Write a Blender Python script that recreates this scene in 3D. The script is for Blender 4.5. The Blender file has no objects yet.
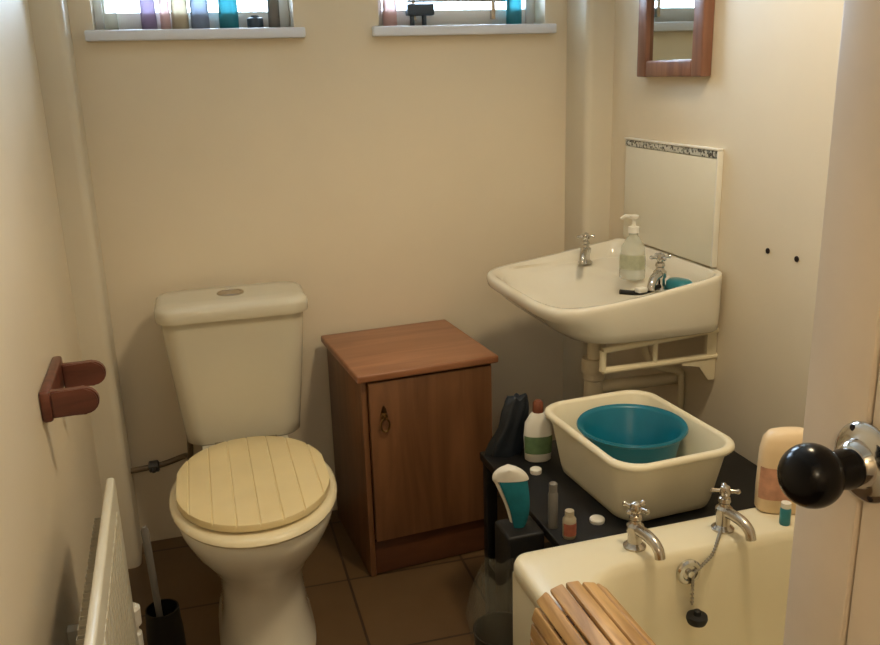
import bpy, bmesh, math, random
from mathutils import Vector, Matrix
PI = math.pi
random.seed(4)
S = bpy.context.scene
C = S.collection

# ------------------------------------------------------------------ materials
def lin(c):
    return tuple(((v/255)/12.92 if v/255 <= 0.04045 else ((v/255+0.055)/1.055)**2.4) for v in c) + (1,)

def mat(name, rgb, rough=0.5, metal=0.0, var=0.06, scale=8.0, bump=0.0, bscale=60.0, trans=0.0, alpha=1.0,
        coat=0.0, ior=1.45, rgb2=None, spec=0.5):
    m = bpy.data.materials.new(name); m.use_nodes = True
    nt = m.node_tree; b = nt.nodes['Principled BSDF']
    b.inputs['Roughness'].default_value = rough
    b.inputs['Metallic'].default_value = metal
    b.inputs['IOR'].default_value = ior
    b.inputs['Transmission Weight'].default_value = trans
    b.inputs['Alpha'].default_value = alpha
    b.inputs['Coat Weight'].default_value = coat
    b.inputs['Specular IOR Level'].default_value = spec
    tc = nt.nodes.new('ShaderNodeTexCoord')
    n = nt.nodes.new('ShaderNodeTexNoise'); n.inputs['Scale'].default_value = scale; n.inputs['Detail'].default_value = 4
    nt.links.new(tc.outputs['Object'], n.inputs['Vector'])
    r = nt.nodes.new('ShaderNodeValToRGB')
    c = lin(rgb)
    c2 = lin(rgb2) if rgb2 else tuple(v*(1-var*2) for v in c[:3]) + (1,)
    r.color_ramp.elements[0].color = c2; r.color_ramp.elements[1].color = c
    r.color_ramp.elements[0].position = 0.3; r.color_ramp.elements[1].position = 0.65
    nt.links.new(n.outputs['Fac'], r.inputs['Fac'])
    nt.links.new(r.outputs['Color'], b.inputs['Base Color'])
    if bump:
        n2 = nt.nodes.new('ShaderNodeTexNoise'); n2.inputs['Scale'].default_value = bscale; n2.inputs['Detail'].default_value = 3
        nt.links.new(tc.outputs['Object'], n2.inputs['Vector'])
        bp = nt.nodes.new('ShaderNodeBump'); bp.inputs['Strength'].default_value = bump; bp.inputs['Distance'].default_value = 0.003
        nt.links.new(n2.outputs['Fac'], bp.inputs['Height']); nt.links.new(bp.outputs['Normal'], b.inputs['Normal'])
    return m

def wood(name, dark, light, axis='Z', scale=14.0, rough=0.45, knots=False):
    m = bpy.data.materials.new(name); m.use_nodes = True
    nt = m.node_tree; b = nt.nodes['Principled BSDF']; b.inputs['Roughness'].default_value = rough
    tc = nt.nodes.new('ShaderNodeTexCoord'); mp = nt.nodes.new('ShaderNodeMapping')
    sc = {'X': (0.12, 1, 1), 'Y': (1, 0.12, 1), 'Z': (1, 1, 0.12)}[axis]
    mp.inputs['Scale'].default_value = sc
    nt.links.new(tc.outputs['Object'], mp.inputs['Vector'])
    n = nt.nodes.new('ShaderNodeTexNoise'); n.inputs['Scale'].default_value = scale; n.inputs['Detail'].default_value = 6
    n.inputs['Distortion'].default_value = 1.2
    nt.links.new(mp.outputs['Vector'], n.inputs['Vector'])
    r = nt.nodes.new('ShaderNodeValToRGB')
    r.color_ramp.elements[0].color = lin(dark); r.color_ramp.elements[1].color = lin(light)
    r.color_ramp.elements[0].position = 0.3; r.color_ramp.elements[1].position = 0.7
    nt.links.new(n.outputs['Fac'], r.inputs['Fac'])
    out = r.outputs['Color']
    if knots:
        v = nt.nodes.new('ShaderNodeTexVoronoi'); v.inputs['Scale'].default_value = 4.5
        nt.links.new(tc.outputs['Object'], v.inputs['Vector'])
        k = nt.nodes.new('ShaderNodeValToRGB')
        k.color_ramp.elements[0].position = 0.04; k.color_ramp.elements[0].color = (0.25, 0.2, 0.18, 1)
        k.color_ramp.elements[1].position = 0.11; k.color_ramp.elements[1].color = (1, 1, 1, 1)
        nt.links.new(v.outputs['Distance'], k.inputs['Fac'])
        mx = nt.nodes.new('ShaderNodeMix'); mx.data_type = 'RGBA'; mx.blend_type = 'MULTIPLY'
        mx.inputs['Factor'].default_value = 0.7
        nt.links.new(out, mx.inputs[6]); nt.links.new(k.outputs['Color'], mx.inputs[7])
        out = mx.outputs[2]
    nt.links.new(out, b.inputs['Base Color'])
    return m

def pane_mat(name):
    m = bpy.data.materials.new(name); m.use_nodes = True
    nt = m.node_tree; nt.nodes.clear()
    o = nt.nodes.new('ShaderNodeOutputMaterial'); mx = nt.nodes.new('ShaderNodeMixShader')
    t = nt.nodes.new('ShaderNodeBsdfTransparent'); g = nt.nodes.new('ShaderNodeBsdfGlossy')
    g.inputs['Roughness'].default_value = 0.04; t.inputs['Color'].default_value = (0.95, 0.97, 0.97, 1)
    f = nt.nodes.new('ShaderNodeFresnel'); f.inputs['IOR'].default_value = 1.45
    nt.links.new(f.outputs[0], mx.inputs[0]); nt.links.new(t.outputs[0], mx.inputs[1]); nt.links.new(g.outputs[0], mx.inputs[2])
    nt.links.new(mx.outputs[0], o.inputs[0])
    return m

def clear_plastic(name, tint, amount):
    m = bpy.data.materials.new(name); m.use_nodes = True
    nt = m.node_tree; nt.nodes.clear()
    o = nt.nodes.new('ShaderNodeOutputMaterial'); mx = nt.nodes.new('ShaderNodeMixShader')
    t = nt.nodes.new('ShaderNodeBsdfTransparent'); p = nt.nodes.new('ShaderNodeBsdfPrincipled')
    p.inputs['Base Color'].default_value = lin(tint); p.inputs['Roughness'].default_value = 0.12
    mx.inputs[0].default_value = amount
    nt.links.new(t.outputs[0], mx.inputs[1]); nt.links.new(p.outputs[0], mx.inputs[2]); nt.links.new(mx.outputs[0], o.inputs[0])
    return m

def tile_floor(name):
    m = bpy.data.materials.new(name); m.use_nodes = True
    nt = m.node_tree; b = nt.nodes['Principled BSDF']; b.inputs['Roughness'].default_value = 0.42
    tc = nt.nodes.new('ShaderNodeTexCoord'); mp = nt.nodes.new('ShaderNodeMapping')
    mp.inputs['Location'].default_value = (0.045, 0.19, 0); mp.inputs['Rotation'].default_value = (0, 0, 0.03)
    nt.links.new(tc.outputs['Object'], mp.inputs['Vector'])
    br = nt.nodes.new('ShaderNodeTexBrick'); br.offset = 0.0
    br.inputs['Scale'].default_value = 1.0; br.inputs['Brick Width'].default_value = 0.33; br.inputs['Row Height'].default_value = 0.33
    br.inputs['Mortar Size'].default_value = 0.004; br.inputs['Mortar Smooth'].default_value = 0.2
    br.inputs['Color1'].default_value = lin((112, 86, 56)); br.inputs['Color2'].default_value = lin((104, 79, 50))
    br.inputs['Mortar'].default_value = lin((66, 48, 32))
    nt.links.new(mp.outputs['Vector'], br.inputs['Vector'])
    n = nt.nodes.new('ShaderNodeTexNoise'); n.inputs['Scale'].default_value = 9; n.inputs['Detail'].default_value = 5
    nt.links.new(tc.outputs['Object'], n.inputs['Vector'])
    r = nt.nodes.new('ShaderNodeValToRGB'); r.color_ramp.elements[0].color = (0.65, 0.6, 0.55, 1); r.color_ramp.elements[1].color = (1, 1, 1, 1)
    nt.links.new(n.outputs['Fac'], r.inputs['Fac'])
    mx = nt.nodes.new('ShaderNodeMix'); mx.data_type = 'RGBA'; mx.blend_type = 'MULTIPLY'; mx.inputs['Factor'].default_value = 0.7
    nt.links.new(br.outputs['Color'], mx.inputs[6]); nt.links.new(r.outputs['Color'], mx.inputs[7])
    nt.links.new(mx.outputs[2], b.inputs['Base Color'])
    return m

def mosaic(name):
    m = bpy.data.materials.new(name); m.use_nodes = True
    nt = m.node_tree; b = nt.nodes['Principled BSDF']; b.inputs['Roughness'].default_value = 0.25
    tc = nt.nodes.new('ShaderNodeTexCoord')
    v = nt.nodes.new('ShaderNodeTexVoronoi'); v.inputs['Scale'].default_value = 150
    nt.links.new(tc.outputs['Object'], v.inputs['Vector'])
    sp = nt.nodes.new('ShaderNodeSeparateColor'); nt.links.new(v.outputs['Color'], sp.inputs[0])
    r = nt.nodes.new('ShaderNodeValToRGB'); r.color_ramp.interpolation = 'CONSTANT'
    r.color_ramp.elements[0].color = lin((84, 84, 80)); r.color_ramp.elements[1].color = lin((205, 205, 195)); r.color_ramp.elements[1].position = 0.42
    e = r.color_ramp.elements.new(0.25); e.color = lin((140, 142, 134))
    nt.links.new(sp.outputs[0], r.inputs['Fac']); nt.links.new(r.outputs['Color'], b.inputs['Base Color'])
    return m

M = dict(
    wall=mat('magnolia_paint', (228, 214, 188), 0.5, var=0.025, scale=3, bump=0.06, bscale=45),
    ceil=mat('white_ceiling_paint', (240, 238, 230), 0.8, var=0.02),
    gloss=mat('white_gloss_paint', (232, 230, 224), 0.28, var=0.03, scale=4),
    sill=mat('cool_white_sill_paint', (222, 227, 238), 0.35, var=0.02, scale=4),
    boxing=mat('cream_gloss_boxing', (216, 206, 184), 0.4, var=0.03, scale=4),
    door=mat('cream_door_paint', (238, 222, 200), 0.38, var=0.06, scale=9, bump=0.05, bscale=30),
    floor=tile_floor('brown_floor_tiles'),
    ceramic=mat('white_ceramic', (228, 221, 203), 0.12, var=0.015, scale=4, coat=0.3),
    cistern=mat('warm_white_ceramic', (208, 201, 180), 0.14, var=0.015, scale=4, coat=0.3),
    bath=mat('cream_bath_enamel', (228, 217, 186), 0.36, var=0.02, scale=4, coat=0.0),
    seat=mat('cream_painted_wood', (238, 217, 165), 0.28, var=0.05, scale=6),
    seatring=mat('ivory_seat_paint', (240, 226, 188), 0.25, var=0.03),
    chrome=mat('chrome', (205, 203, 198), 0.12, 1.0, var=0.03),
    dullchrome=mat('worn_chrome', (190, 182, 170), 0.24, 1.0, var=0.06, scale=60),
    black=mat('black_plastic', (12, 11, 12), 0.55, var=0.1),
    knob=mat('black_glazed_knob', (7, 6, 8), 0.2, var=0.1, coat=0.0, spec=0.3),
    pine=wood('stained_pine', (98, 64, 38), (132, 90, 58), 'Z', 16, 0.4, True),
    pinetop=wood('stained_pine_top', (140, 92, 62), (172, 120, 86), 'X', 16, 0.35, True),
    plinth=wood('dark_pine_plinth', (80, 46, 28), (106, 64, 38), 'X', 16),
    holder=wood('mahogany_stain', (86, 48, 38), (122, 72, 58), 'X', 22, 0.3),
    slat=wood('oiled_slat_wood', (156, 114, 62), (214, 168, 106), 'Y', 40, 0.5),
    frame=wood('red_brown_frame', (106, 70, 56), (146, 102, 80), 'Z', 20, 0.3),
    mirror=mat('mirror_silver', (205, 212, 208), 0.02, 1.0, var=0.0),
    tile=mat('white_glazed_tile', (232, 226, 206), 0.15, var=0.02, scale=3),
    mosaic=mosaic('speckled_border'),
    rad=mat('white_radiator_enamel', (228, 222, 202), 0.3, var=0.03),
    fins=mat('grey_convector_fins', (196, 188, 168), 0.5, var=0.06),
    tub=mat('cream_plastic', (236, 226, 198), 0.35, var=0.03),
    blue=mat('turquoise_plastic', (18, 114, 138), 0.3, var=0.06),
    tealcloth=mat('teal_cloth', (20, 112, 124), 0.9, var=0.12, scale=40, bump=0.3, bscale=300),
    whitecloth=mat('white_cloth_edge', (220, 214, 200), 0.9, var=0.06, scale=40),
    whiteplastic=mat('white_plastic', (232, 228, 216), 0.35, var=0.03),
    bracket=mat('cream_enamel_steel', (226, 214, 182), 0.35, var=0.05),
    pipewhite=mat('cream_waste_pipe', (218, 204, 174), 0.4, var=0.05),
    copper=mat('painted_supply_pipe', (112, 94, 70), 0.4, 0.0, var=0.1),
    greenlabel=mat('green_label', (104, 132, 92), 0.5, var=0.12, scale=60),
    palelabel=mat('pale_green_label', (186, 188, 160), 0.5, var=0.12, scale=60),
    softlabel=mat('soft_red_label', (214, 158, 128), 0.5, var=0.16, scale=45),
    redlabel=mat('red_brown_cap', (120, 66, 44), 0.4, var=0.1),
    bag=mat('dark_blue_bag', (26, 32, 40), 0.4, var=0.2, scale=20, bump=0.4, bscale=40),
    liner=clear_plastic('clear_bin_liner', (150, 146, 130), 0.13),
    clear=clear_plastic('clear_bottle', (214, 216, 200), 0.45),
    pane=pane_mat('window_glass'),
    purple=mat('mauve_plastic', (160, 142, 172), 0.3, var=0.05, trans=0.35),
    ivory=mat('ivory_plastic', (206, 192, 162), 0.35, var=0.04, trans=0.35),
    pink=mat('pink_plastic', (228, 192, 186), 0.35, var=0.04, trans=0.35),
    greyblue=mat('grey_blue_plastic', (150, 164, 184), 0.35, var=0.05, trans=0.35),
    teal=mat('teal_plastic', (56, 150, 164), 0.3, var=0.05, trans=0.35),
    slate=mat('slate_plastic', (60, 74, 86), 0.4, var=0.08),
    dark=mat('dark_plug_hole', (34, 20, 14), 0.8, var=0.1),
    brass=mat('aged_brass', (150, 120, 76), 0.32, 1.0, var=0.15, scale=80),
    peach=mat('peach_bottle_plastic', (240, 212, 170), 0.35, var=0.03),
    peachlabel=mat('dusty_red_label', (190, 112, 88), 0.5, var=0.2, scale=50),
    strap=mat('brown_webbing', (70, 44, 28), 0.8, var=0.1),
    chain=mat('ball_chain_steel', (150, 144, 132), 0.3, 1.0, var=0.05),
    cork=mat('dark_grey_plastic', (70, 68, 66), 0.4, var=0.08),
    greytube=mat('pale_grey_tube', (118, 114, 108), 0.35, var=0.05),
)

# ------------------------------------------------------------------ mesh helpers
def finish(name, bm, m, parent=None, smooth=True, angle=35, loc=None, rotz=0, kind=None):
    bmesh.ops.recalc_face_normals(bm, faces=bm.faces)
    me = bpy.data.meshes.new(name); bm.to_mesh(me); bm.free()
    if smooth:
        me.shade_smooth(); me.set_sharp_from_angle(angle=math.radians(angle))
    if m: me.materials.append(m)
    o = bpy.data.objects.new(name, me); C.objects.link(o)
    if parent: o.parent = parent
    if loc: o.location = loc
    if rotz: o.rotation_euler = (0, 0, rotz)
    if kind: o['kind'] = kind
    return o

def thing(name, label, cat, loc=(0, 0, 0), rotz=0, group=None):
    o = bpy.data.objects.new(name, None); C.objects.link(o)
    o.empty_display_size = 0.05
    o.location = loc; o.rotation_euler = (0, 0, rotz)
    return tag(o, label, cat, group)

def tag(o, label, cat, group=None):
    o['label'] = label; o['category'] = cat
    if group: o['group'] = group
    return o

def box(bm, x0, x1, y0, y1, z0, z1, bev=0.0, seg=2, mtx=None):
    r = bmesh.ops.create_cube(bm, size=1.0)
    vs = r['verts']
    for v in vs:
        v.co = Vector(((x0+x1)/2 + v.co.x*(x1-x0), (y0+y1)/2 + v.co.y*(y1-y0), (z0+z1)/2 + v.co.z*(z1-z0)))
    if bev:
        es = list({e for v in vs for e in v.link_edges})
        rr = bmesh.ops.bevel(bm, geom=es, offset=bev, segments=seg, affect='EDGES', profile=0.5)
        vs = rr['verts'] + [v for v in vs if v.is_valid]
        vs = list({v for v in vs if v.is_valid})
    if mtx is not None:
        for v in vs: v.co = mtx @ v.co
    return vs

def loft(bm, rings, cap0=True, cap1=True, closed=True):
    vr = [[bm.verts.new(p) for p in r] for r in rings]
    n = len(vr[0])
    for a, b in zip(vr[:-1], vr[1:]):
        for i in range(n if closed else n-1):
            j = (i+1) % n
            bm.faces.new((a[i], a[j], b[j], b[i]))
    if cap0: bm.faces.new(list(reversed(vr[0])))
    if cap1: bm.faces.new(vr[-1])
    return vr

def lathe(bm, prof, n=28, at=(0, 0, 0), axis='Z', cap0=True, cap1=True):
    rings = []
    for r, h in prof:
        ring = []
        for i in range(n):
            a = 2*PI*i/n; c, s = r*math.cos(a), r*math.sin(a)
            p = {'Z': (c, s, h), 'X': (h, c, s), 'Y': (s, h, c)}[axis]
            ring.append((p[0]+at[0], p[1]+at[1], p[2]+at[2]))
        rings.append(ring)
    loft(bm, rings, cap0, cap1)

def sring(cx, cy, z, rx, ry, n=2.0, N=40, rot=0.0, ry2=None):
    out = []
    for i in range(N):
        a = 2*PI*i/N; c, s = math.cos(a), math.sin(a)
        x = rx*math.copysign(abs(c)**(2/n), c)
        yy = (ry2 if (ry2 is not None and s > 0) else ry)
        y = yy*math.copysign(abs(s)**(2/n), s)
        out.append((cx + x*math.cos(rot) - y*math.sin(rot), cy + x*math.sin(rot) + y*math.cos(rot), z))
    return out

def rrect(x0, x1, y0, y1, r, z, k=8):
    out = []
    for cx, cy, a0 in ((x1-r, y1-r, 0), (x0+r, y1-r, PI/2), (x0+r, y0+r, PI), (x1-r, y0+r, 1.5*PI)):
        for i in range(k+1):
            a = a0 + PI/2*i/k
            zz = z(cx + r*math.cos(a), cy + r*math.sin(a)) if callable(z) else z
            out.append((cx + r*math.cos(a), cy + r*math.sin(a), zz))
    return out

def tube(bm, pts, r, n=12, cap=True):
    pts = [Vector(p) for p in pts]
    rr = r if isinstance(r, (list, tuple)) else [r]*len(pts)
    t0 = (pts[1]-pts[0]).normalized()
    u = t0.orthogonal().normalized(); rings = []
    for i, p in enumerate(pts):
        if i == 0: t = t0
        elif i == len(pts)-1: t = (pts[-1]-pts[-2]).normalized()
        else: t = ((pts[i+1]-p).normalized() + (p-pts[i-1]).normalized()).normalized()
        u = (u - t*u.dot(t)).normalized(); v = t.cross(u)
        rings.append([p + (u*math.cos(2*PI*k/n) + v*math.sin(2*PI*k/n))*rr[i] for k in range(n)])
    loft(bm, rings, cap, cap)

def smoothpath(pts, sub=6):
    P = [Vector(p) for p in pts]; out = []
    for i in range(len(P)-1):
        a = P[max(i-1, 0)]; b = P[i]; c = P[i+1]; d = P[min(i+2, len(P)-1)]
        for k in range(sub):
            t = k/sub
            out.append(0.5*((2*b) + (c-a)*t + (2*a-5*b+4*c-d)*t*t + (3*b-a-3*c+d)*t**3))
    out.append(P[-1]); return out

def B(): return bmesh.new()

# ------------------------------------------------------------------ room shell
XL, XR, YB, YF, ZC = -0.28, 1.27, 2.52, -0.22, 2.32
T = 0.15
HX0, HX1, HY = -0.75, 0.95, -1.6
bm = B(); box(bm, XL-T, XR+T, HY-T, YB+T, -0.1, 0.0)
finish('floor', bm, M['floor'], smooth=False, kind='structure')
bm = B(); box(bm, XL-T-0.5, XR+T, HY-T, YB+T, ZC, ZC+0.1)
finish('ceiling', bm, M['ceil'], smooth=False, kind='structure')
bm = B(); box(bm, XL-T, XL, YF, YB, 0, ZC); finish('wall_left', bm, M['wall'], smooth=False, kind='structure')
bm = B(); box(bm, XR, XR+T, YF, YB, 0, ZC); finish('wall_right', bm, M['wall'], smooth=False, kind='structure')
W1 = (-0.150, 0.366); W2 = (0.605, 1.113); WZ0, WZ1 = 1.475, 2.02
bm = B()
box(bm, XL-T, XR+T, YB, YB+T, 0, WZ0); box(bm, XL-T, XR+T, YB, YB+T, WZ1, ZC)
for a, b in ((XL-T, W1[0]), (W1[1], W2[0]), (W2[1], XR+T)): box(bm, a, b, YB, YB+T, WZ0, WZ1)
finish('wall_back', bm, M['wall'], smooth=False, kind='structure')
bm = B()
DX0, DX1 = -0.24, 0.50
box(bm, XL-T, DX0, YF-0.1, YF, 0, ZC); box(bm, DX1, XR+T, YF-0.1, YF, 0, ZC); box(bm, DX0, DX1, YF-0.1, YF, 2.02, ZC)
finish('wall_front', bm, M['wall'], smooth=False, kind='structure')
bm = B(); box(bm, XL-T-0.05, XL-T, HY, YF-0.1, 0, ZC); finish('wall_hall_left', bm, M['wall'], smooth=False, kind='structure')
bm = B(); box(bm, XR, XR+T, HY, YF-0.1, 0, ZC); finish('wall_hall_right', bm, M['wall'], smooth=False, kind='structure')
bm = B(); box(bm, XL-T, XR+T, HY-T, HY, 0, ZC); finish('wall_hall_end', bm, M['wall'], smooth=False, kind='structure')

# boxed-in pipes in the two back corners (painted, rounded arris)
def boxing(name, x0, x1, side):
    bm = B()
    r = 0.022
    pts = []
    if side < 0:     # left corner: free arris at x1
        pts = [(x0, YB), (x0, 2.38)]
        for k in range(7):
            a = -PI/2 + PI/2*k/6; pts.append((x1-r+r*math.cos(a), 2.38+r+r*math.sin(a)))
        pts.append((x1, YB))
    else:
        pts = [(x1, YB), (x1, 2.38)]
        for k in range(7):
            a = -PI/2 - PI/2*k/6; pts.append((x0+r+r*math.cos(a), 2.38+r+r*math.sin(a)))
        pts.append((x0, YB))
    loft(bm, [[(x, y, z) for x, y in pts] for z in (0, ZC)])
    finish(name, bm, M['boxing'], angle=40, kind='structure')
boxing('trim_1', XL, -0.205, -1)
boxing('trim_2', 1.185, XR, 1)

# windows
def window(name, a, b, stay):
    root = bpy.data.objects.new(name, None); C.objects.link(root); root['kind'] = 'structure'
    bm = B(); y0, y1 = YB+0.075, YB+0.13
    box(bm, a, a+0.03, y0, y1, WZ0, WZ1, 0.004); box(bm, b-0.03, b, y0, y1, WZ0, WZ1, 0.004)
    box(bm, a+0.03, b-0.03, y0, y1, WZ0, WZ0+0.048, 0.004); box(bm, a+0.03, b-0.03, y0, y1, WZ1-0.04, WZ1, 0.004)
    finish('window_frame', bm, M['gloss'], root)
    bm = B(); box(bm, a+0.03, b-0.03, y0+0.025, y0+0.029, WZ0+0.048, WZ1-0.04)
    finish('pane', bm, M['pane'], root, smooth=False)
    bm = B(); box(bm, a-0.022, b+0.026, YB-0.03, YB-0.0005, WZ0-0.027, WZ0, 0.004)
    box(bm, a, b, YB-0.0005, y0, WZ0-0.004, WZ0)
    finish('window_sill', bm, M['sill'], root)
    if stay:
        bm = B(); tube(bm, [(a+0.10, y0-0.012, WZ0+0.072), (b-0.10, y0-0.012, WZ0+0.072)], 0.004, 8)
        for x in (a+0.12, b-0.14): box(bm, x-0.006, x+0.006, y0-0.014, y0, WZ0+0.02, WZ0+0.075)
        finish('window_stay', bm, M['dullchrome'], root)
window('window_1', W1[0], W1[1], False)
window('window_2', W2[0], W2[1], True)

# door, standing open at right angles along the bath
DXF, DYE = 0.46, 0.532
door = bpy.data.objects.new('door_1', None); C.objects.link(door); door['kind'] = 'structure'
bm = B()
th = 0.036; y_h = YF+0.005
box(bm, DXF, DXF+th, DYE-0.064, DYE, 0.01, 1.99, 0.003)
box(bm, DXF, DXF+th, y_h, y_h+0.09, 0.01, 1.99, 0.003)
for z0, z1 in ((0.01, 0.22), (1.90, 1.99)): box(bm, DXF+0.0004, DXF+th-0.0004, y_h+0.088, DYE-0.062, z0, z1)
finish('door_frame', bm, M['door'], door)
bm = B()
box(bm, DXF+0.012, DXF+th-0.012, y_h+0.088, DYE-0.062, 0.22, 1.90)
finish('door_panel', bm, M['door'], door, smooth=False)
bm = B()
yy = DYE-0.064
def wedge(ya, yb):
    sg = 1 if yb > ya else -1
    sec = [(DXF+0.0125, ya), (DXF+0.006, ya), (DXF+0.003, ya+sg*0.003), (DXF+0.003, ya+sg*0.007), (DXF+0.0065, ya+sg*0.013), (DXF+0.0075, ya+sg*0.020), (DXF+0.0105, ya+sg*0.027), (DXF+0.0125, ya+sg*0.028)]
    loft(bm, [[(x, y, z) for x, y in sec] for z in (0.2205, 1.8995)])
wedge(yy-0.0005, yy-0.03)
wedge(y_h+0.0905, y_h+0.12)
box(bm, DXF+0.004, DXF+0.0125, y_h+0.119, yy-0.029, 0.2205, 0.245, 0.003); box(bm, DXF+0.004, DXF+0.0125, y_h+0.119, yy-0.029, 1.875, 1.8995, 0.003)
finish('panel_moulding', bm, M['door'], door)
KY, KZ = 0.463, 1.068
bm = B()
lathe(bm, [(0.0300, 0), (0.0300, -0.002), (0.0285, -0.004), (0.024, -0.0055), (0.022, -0.006), (0.0185, -0.008), (0.0165, -0.014), (0.0135, -0.017), (0.0115, -0.0175)], 36, (DXF, KY, KZ), 'X')
rose = finish('knob_rose', bm, M['chrome'], door); rose['label'] = 'round chrome rose with two screws behind the knob'
bm = B()
for s in (-1, 1): lathe(bm, [(0.003, 0), (0.003, -0.0005), (0.0018, -0.0014)], 10, (DXF-0.0042, KY+0.0255*math.cos(1.1)*s, KZ+0.0255*math.sin(1.1)*s), 'X')
finish('screw', bm, M['dark'], rose)
bm = B()
prof = [(0.0140, -0.0165), (0.0150, -0.022), (0.0142, -0.027), (0.0138, -0.0305)]
R0 = 0.0232; cxk = -0.0515
for k in range(15):
    a = math.radians(36 + 144*k/14)
    prof.append((max(R0*math.sin(a), 0.0004), cxk + 0.95*R0*math.cos(a)))
lathe(bm, prof, 36, (DXF, KY-0.004, KZ), 'X')
kn = finish('door_knob', bm, M['knob'], door); kn['label'] = 'round black door knob'

# ------------------------------------------------------------------ toilet
tr = thing('toilet', 'white close coupled toilet with cream wooden lid, standing against the back wall', 'toilet', (0.109, 1.97, 0), math.radians(-1.4))
def pan_ring(z, hw, fy, by, n=2.2, cy=0.0): return sring(0, cy, z, hw, fy, n, 48, ry2=by)
bm = B()
rings = [pan_ring(0.0, 0.118, 0.20, 0.30, 2.8), pan_ring(0.012, 0.118, 0.20, 0.30, 2.8), pan_ring(0.03, 0.110, 0.187, 0.29, 2.6),
         pan_ring(0.10, 0.101, 0.165, 0.29, 2.5), pan_ring(0.17, 0.099, 0.160, 0.29, 2.4), pan_ring(0.215, 0.106, 0.172, 0.29, 2.3),
         pan_ring(0.26, 0.136, 0.205, 0.28, 2.2), pan_ring(0.30, 0.164, 0.238, 0.27, 2.15), pan_ring(0.34, 0.183, 0.260, 0.26, 2.1),
         pan_ring(0.368, 0.189, 0.266, 0.25, 2.1), pan_ring(0.378, 0.186, 0.262, 0.25, 2.1),
         pan_ring(0.378, 0.128, 0.205, 0.16, 2.1), pan_ring(0.36, 0.122, 0.198, 0.15, 2.1), pan_ring(0.28, 0.09, 0.14, 0.10, 2.1), pan_ring(0.20, 0.04, 0.06, 0.05, 2.0)]
loft(bm, rings)
finish('pan', bm, M['ceramic'], tr, angle=50)
bm = B()   # platform under the cistern
loft(bm, [rrect(-0.10, 0.10, 0.17, 0.47, 0.04, z) for z in (0.25,)] + [rrect(-0.115, 0.115, 0.20, 0.47, 0.04, z) for z in (0.34, 0.3885)])
finish('cistern_platform', bm, M['ceramic'], tr, angle=50)
bm = B()
cr = []
for z, hw, y0, y1, r in ((0.389, 0.148, 0.305, 0.475, 0.045), (0.395, 0.155, 0.298, 0.48, 0.05), (0.43, 0.158, 0.294, 0.483, 0.05),
                         (0.60, 0.175, 0.286, 0.488, 0.05), (0.735, 0.186, 0.28, 0.49, 0.05), (0.742, 0.184, 0.28, 0.49, 0.05)):
    cr.append(rrect(-hw, hw, y0, y1, r, z))
loft(bm, cr)
finish('cistern', bm, M['cistern'], tr, angle=50)
bm = B()
lr = []
for z, d in ((0.742, 0.010), (0.7435, 0.0015), (0.748, 0), (0.770, 0), (0.778, 0.003), (0.784, 0.010), (0.787, 0.022), (0.788, 0.06)):
    lr.append(rrect(-0.199+d, 0.199-d, 0.266+d, 0.497-d, 0.055-d*0.3, z))
loft(bm, lr)
lid = finish('cistern_lid', bm, M['cistern'], tr, angle=50)
bm = B()
lathe(bm, [(0.036, 0.7875), (0.036, 0.790), (0.033, 0.7925), (0.030, 0.7925), (0.029, 0.7910), (0.004, 0.7905)], 32, (0, 0.385, 0))
o = finish('flush_button', bm, M['dullchrome'], lid); o['label'] = 'oval chrome flush button'
bm = B()
sr = [pan_ring(0.379, 0.184, 0.263, 0.235, 2.1), pan_ring(0.382, 0.194, 0.273, 0.24, 2.1), pan_ring(0.388, 0.198, 0.277, 0.242, 2.1),
      pan_ring(0.395, 0.196, 0.274, 0.242, 2.1), pan_ring(0.400, 0.187, 0.265, 0.238, 2.1), pan_ring(0.400, 0.115, 0.19, 0.15, 2.1), pan_ring(0.381, 0.115, 0.19, 0.15, 2.1)]
loft(bm, sr, False, False)
bm.verts.ensure_lookup_table()
n = 48
for i in range(n):
    j = (i+1) % n
    bm.faces.new((bm.verts[6*n+i], bm.verts[6*n+j], bm.verts[j], bm.verts[i]))
finish('toilet_seat', bm, M['seatring'], tr, angle=50)
# lid: tongue-and-groove boards cut into one egg-shaped slab
bm = B()
nu = 121
def lid_pts(inset):
    return (0.183-inset, 0.246-inset, 0.243-inset)
hw, fy, by = lid_pts(0)
xs = [-hw + 2*hw*i/(nu-1) for i in range(nu)]
groove = [-0.150 + 0.050*k for k in range(7)]
def ext(x, inset, n_=2.15):
    a = (1-min(abs(x)/(hw-inset+1e-6), 1)**n_)
    s_ = max(a, 0)**(1/n_); return -(fy-inset)*s_, (by-inset)*s_
def topz(x):
    z = 0.4255
    for g in groove:
        d = abs(x-g)
        if d < 0.0028: z -= 0.0028*(1-d/0.0028)
    return z
# arrange extra columns at groove positions
cols = sorted(set([round(x, 5) for x in xs] + [round(g+d, 5) for g in groove for d in (-0.0028, 0, 0.0028)]))
cols = [x for x in cols if abs(x) < hw-0.0045]
rows = []
for x in cols:
    a0, b0 = ext(x, 0.0); a1, b1 = ext(x, 0.006); tz = topz(x)
    if a1 > a0+0.03: a1 = a0+0.03
    if b1 < b0-0.03: b1 = b0-0.03
    prof = [(a0*0.985, 0.4065), (a0, 0.409), (a0, tz-0.006), (a0+0.002, tz-0.002), (a1, tz)]
    prof += [(a1+(b1-a1)*k/6, tz) for k in range(1, 6)]
    prof += [(b1, tz), (b0-0.002, tz-0.002), (b0, tz-0.006), (b0, 0.409), (b0*0.985, 0.4065)]
    rows.append([(x, y, z) for y, z in prof])
loft(bm, rows)
finish('toilet_lid', bm, M['seat'], tr, angle=28)
bm = B()
bm.free()
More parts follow.
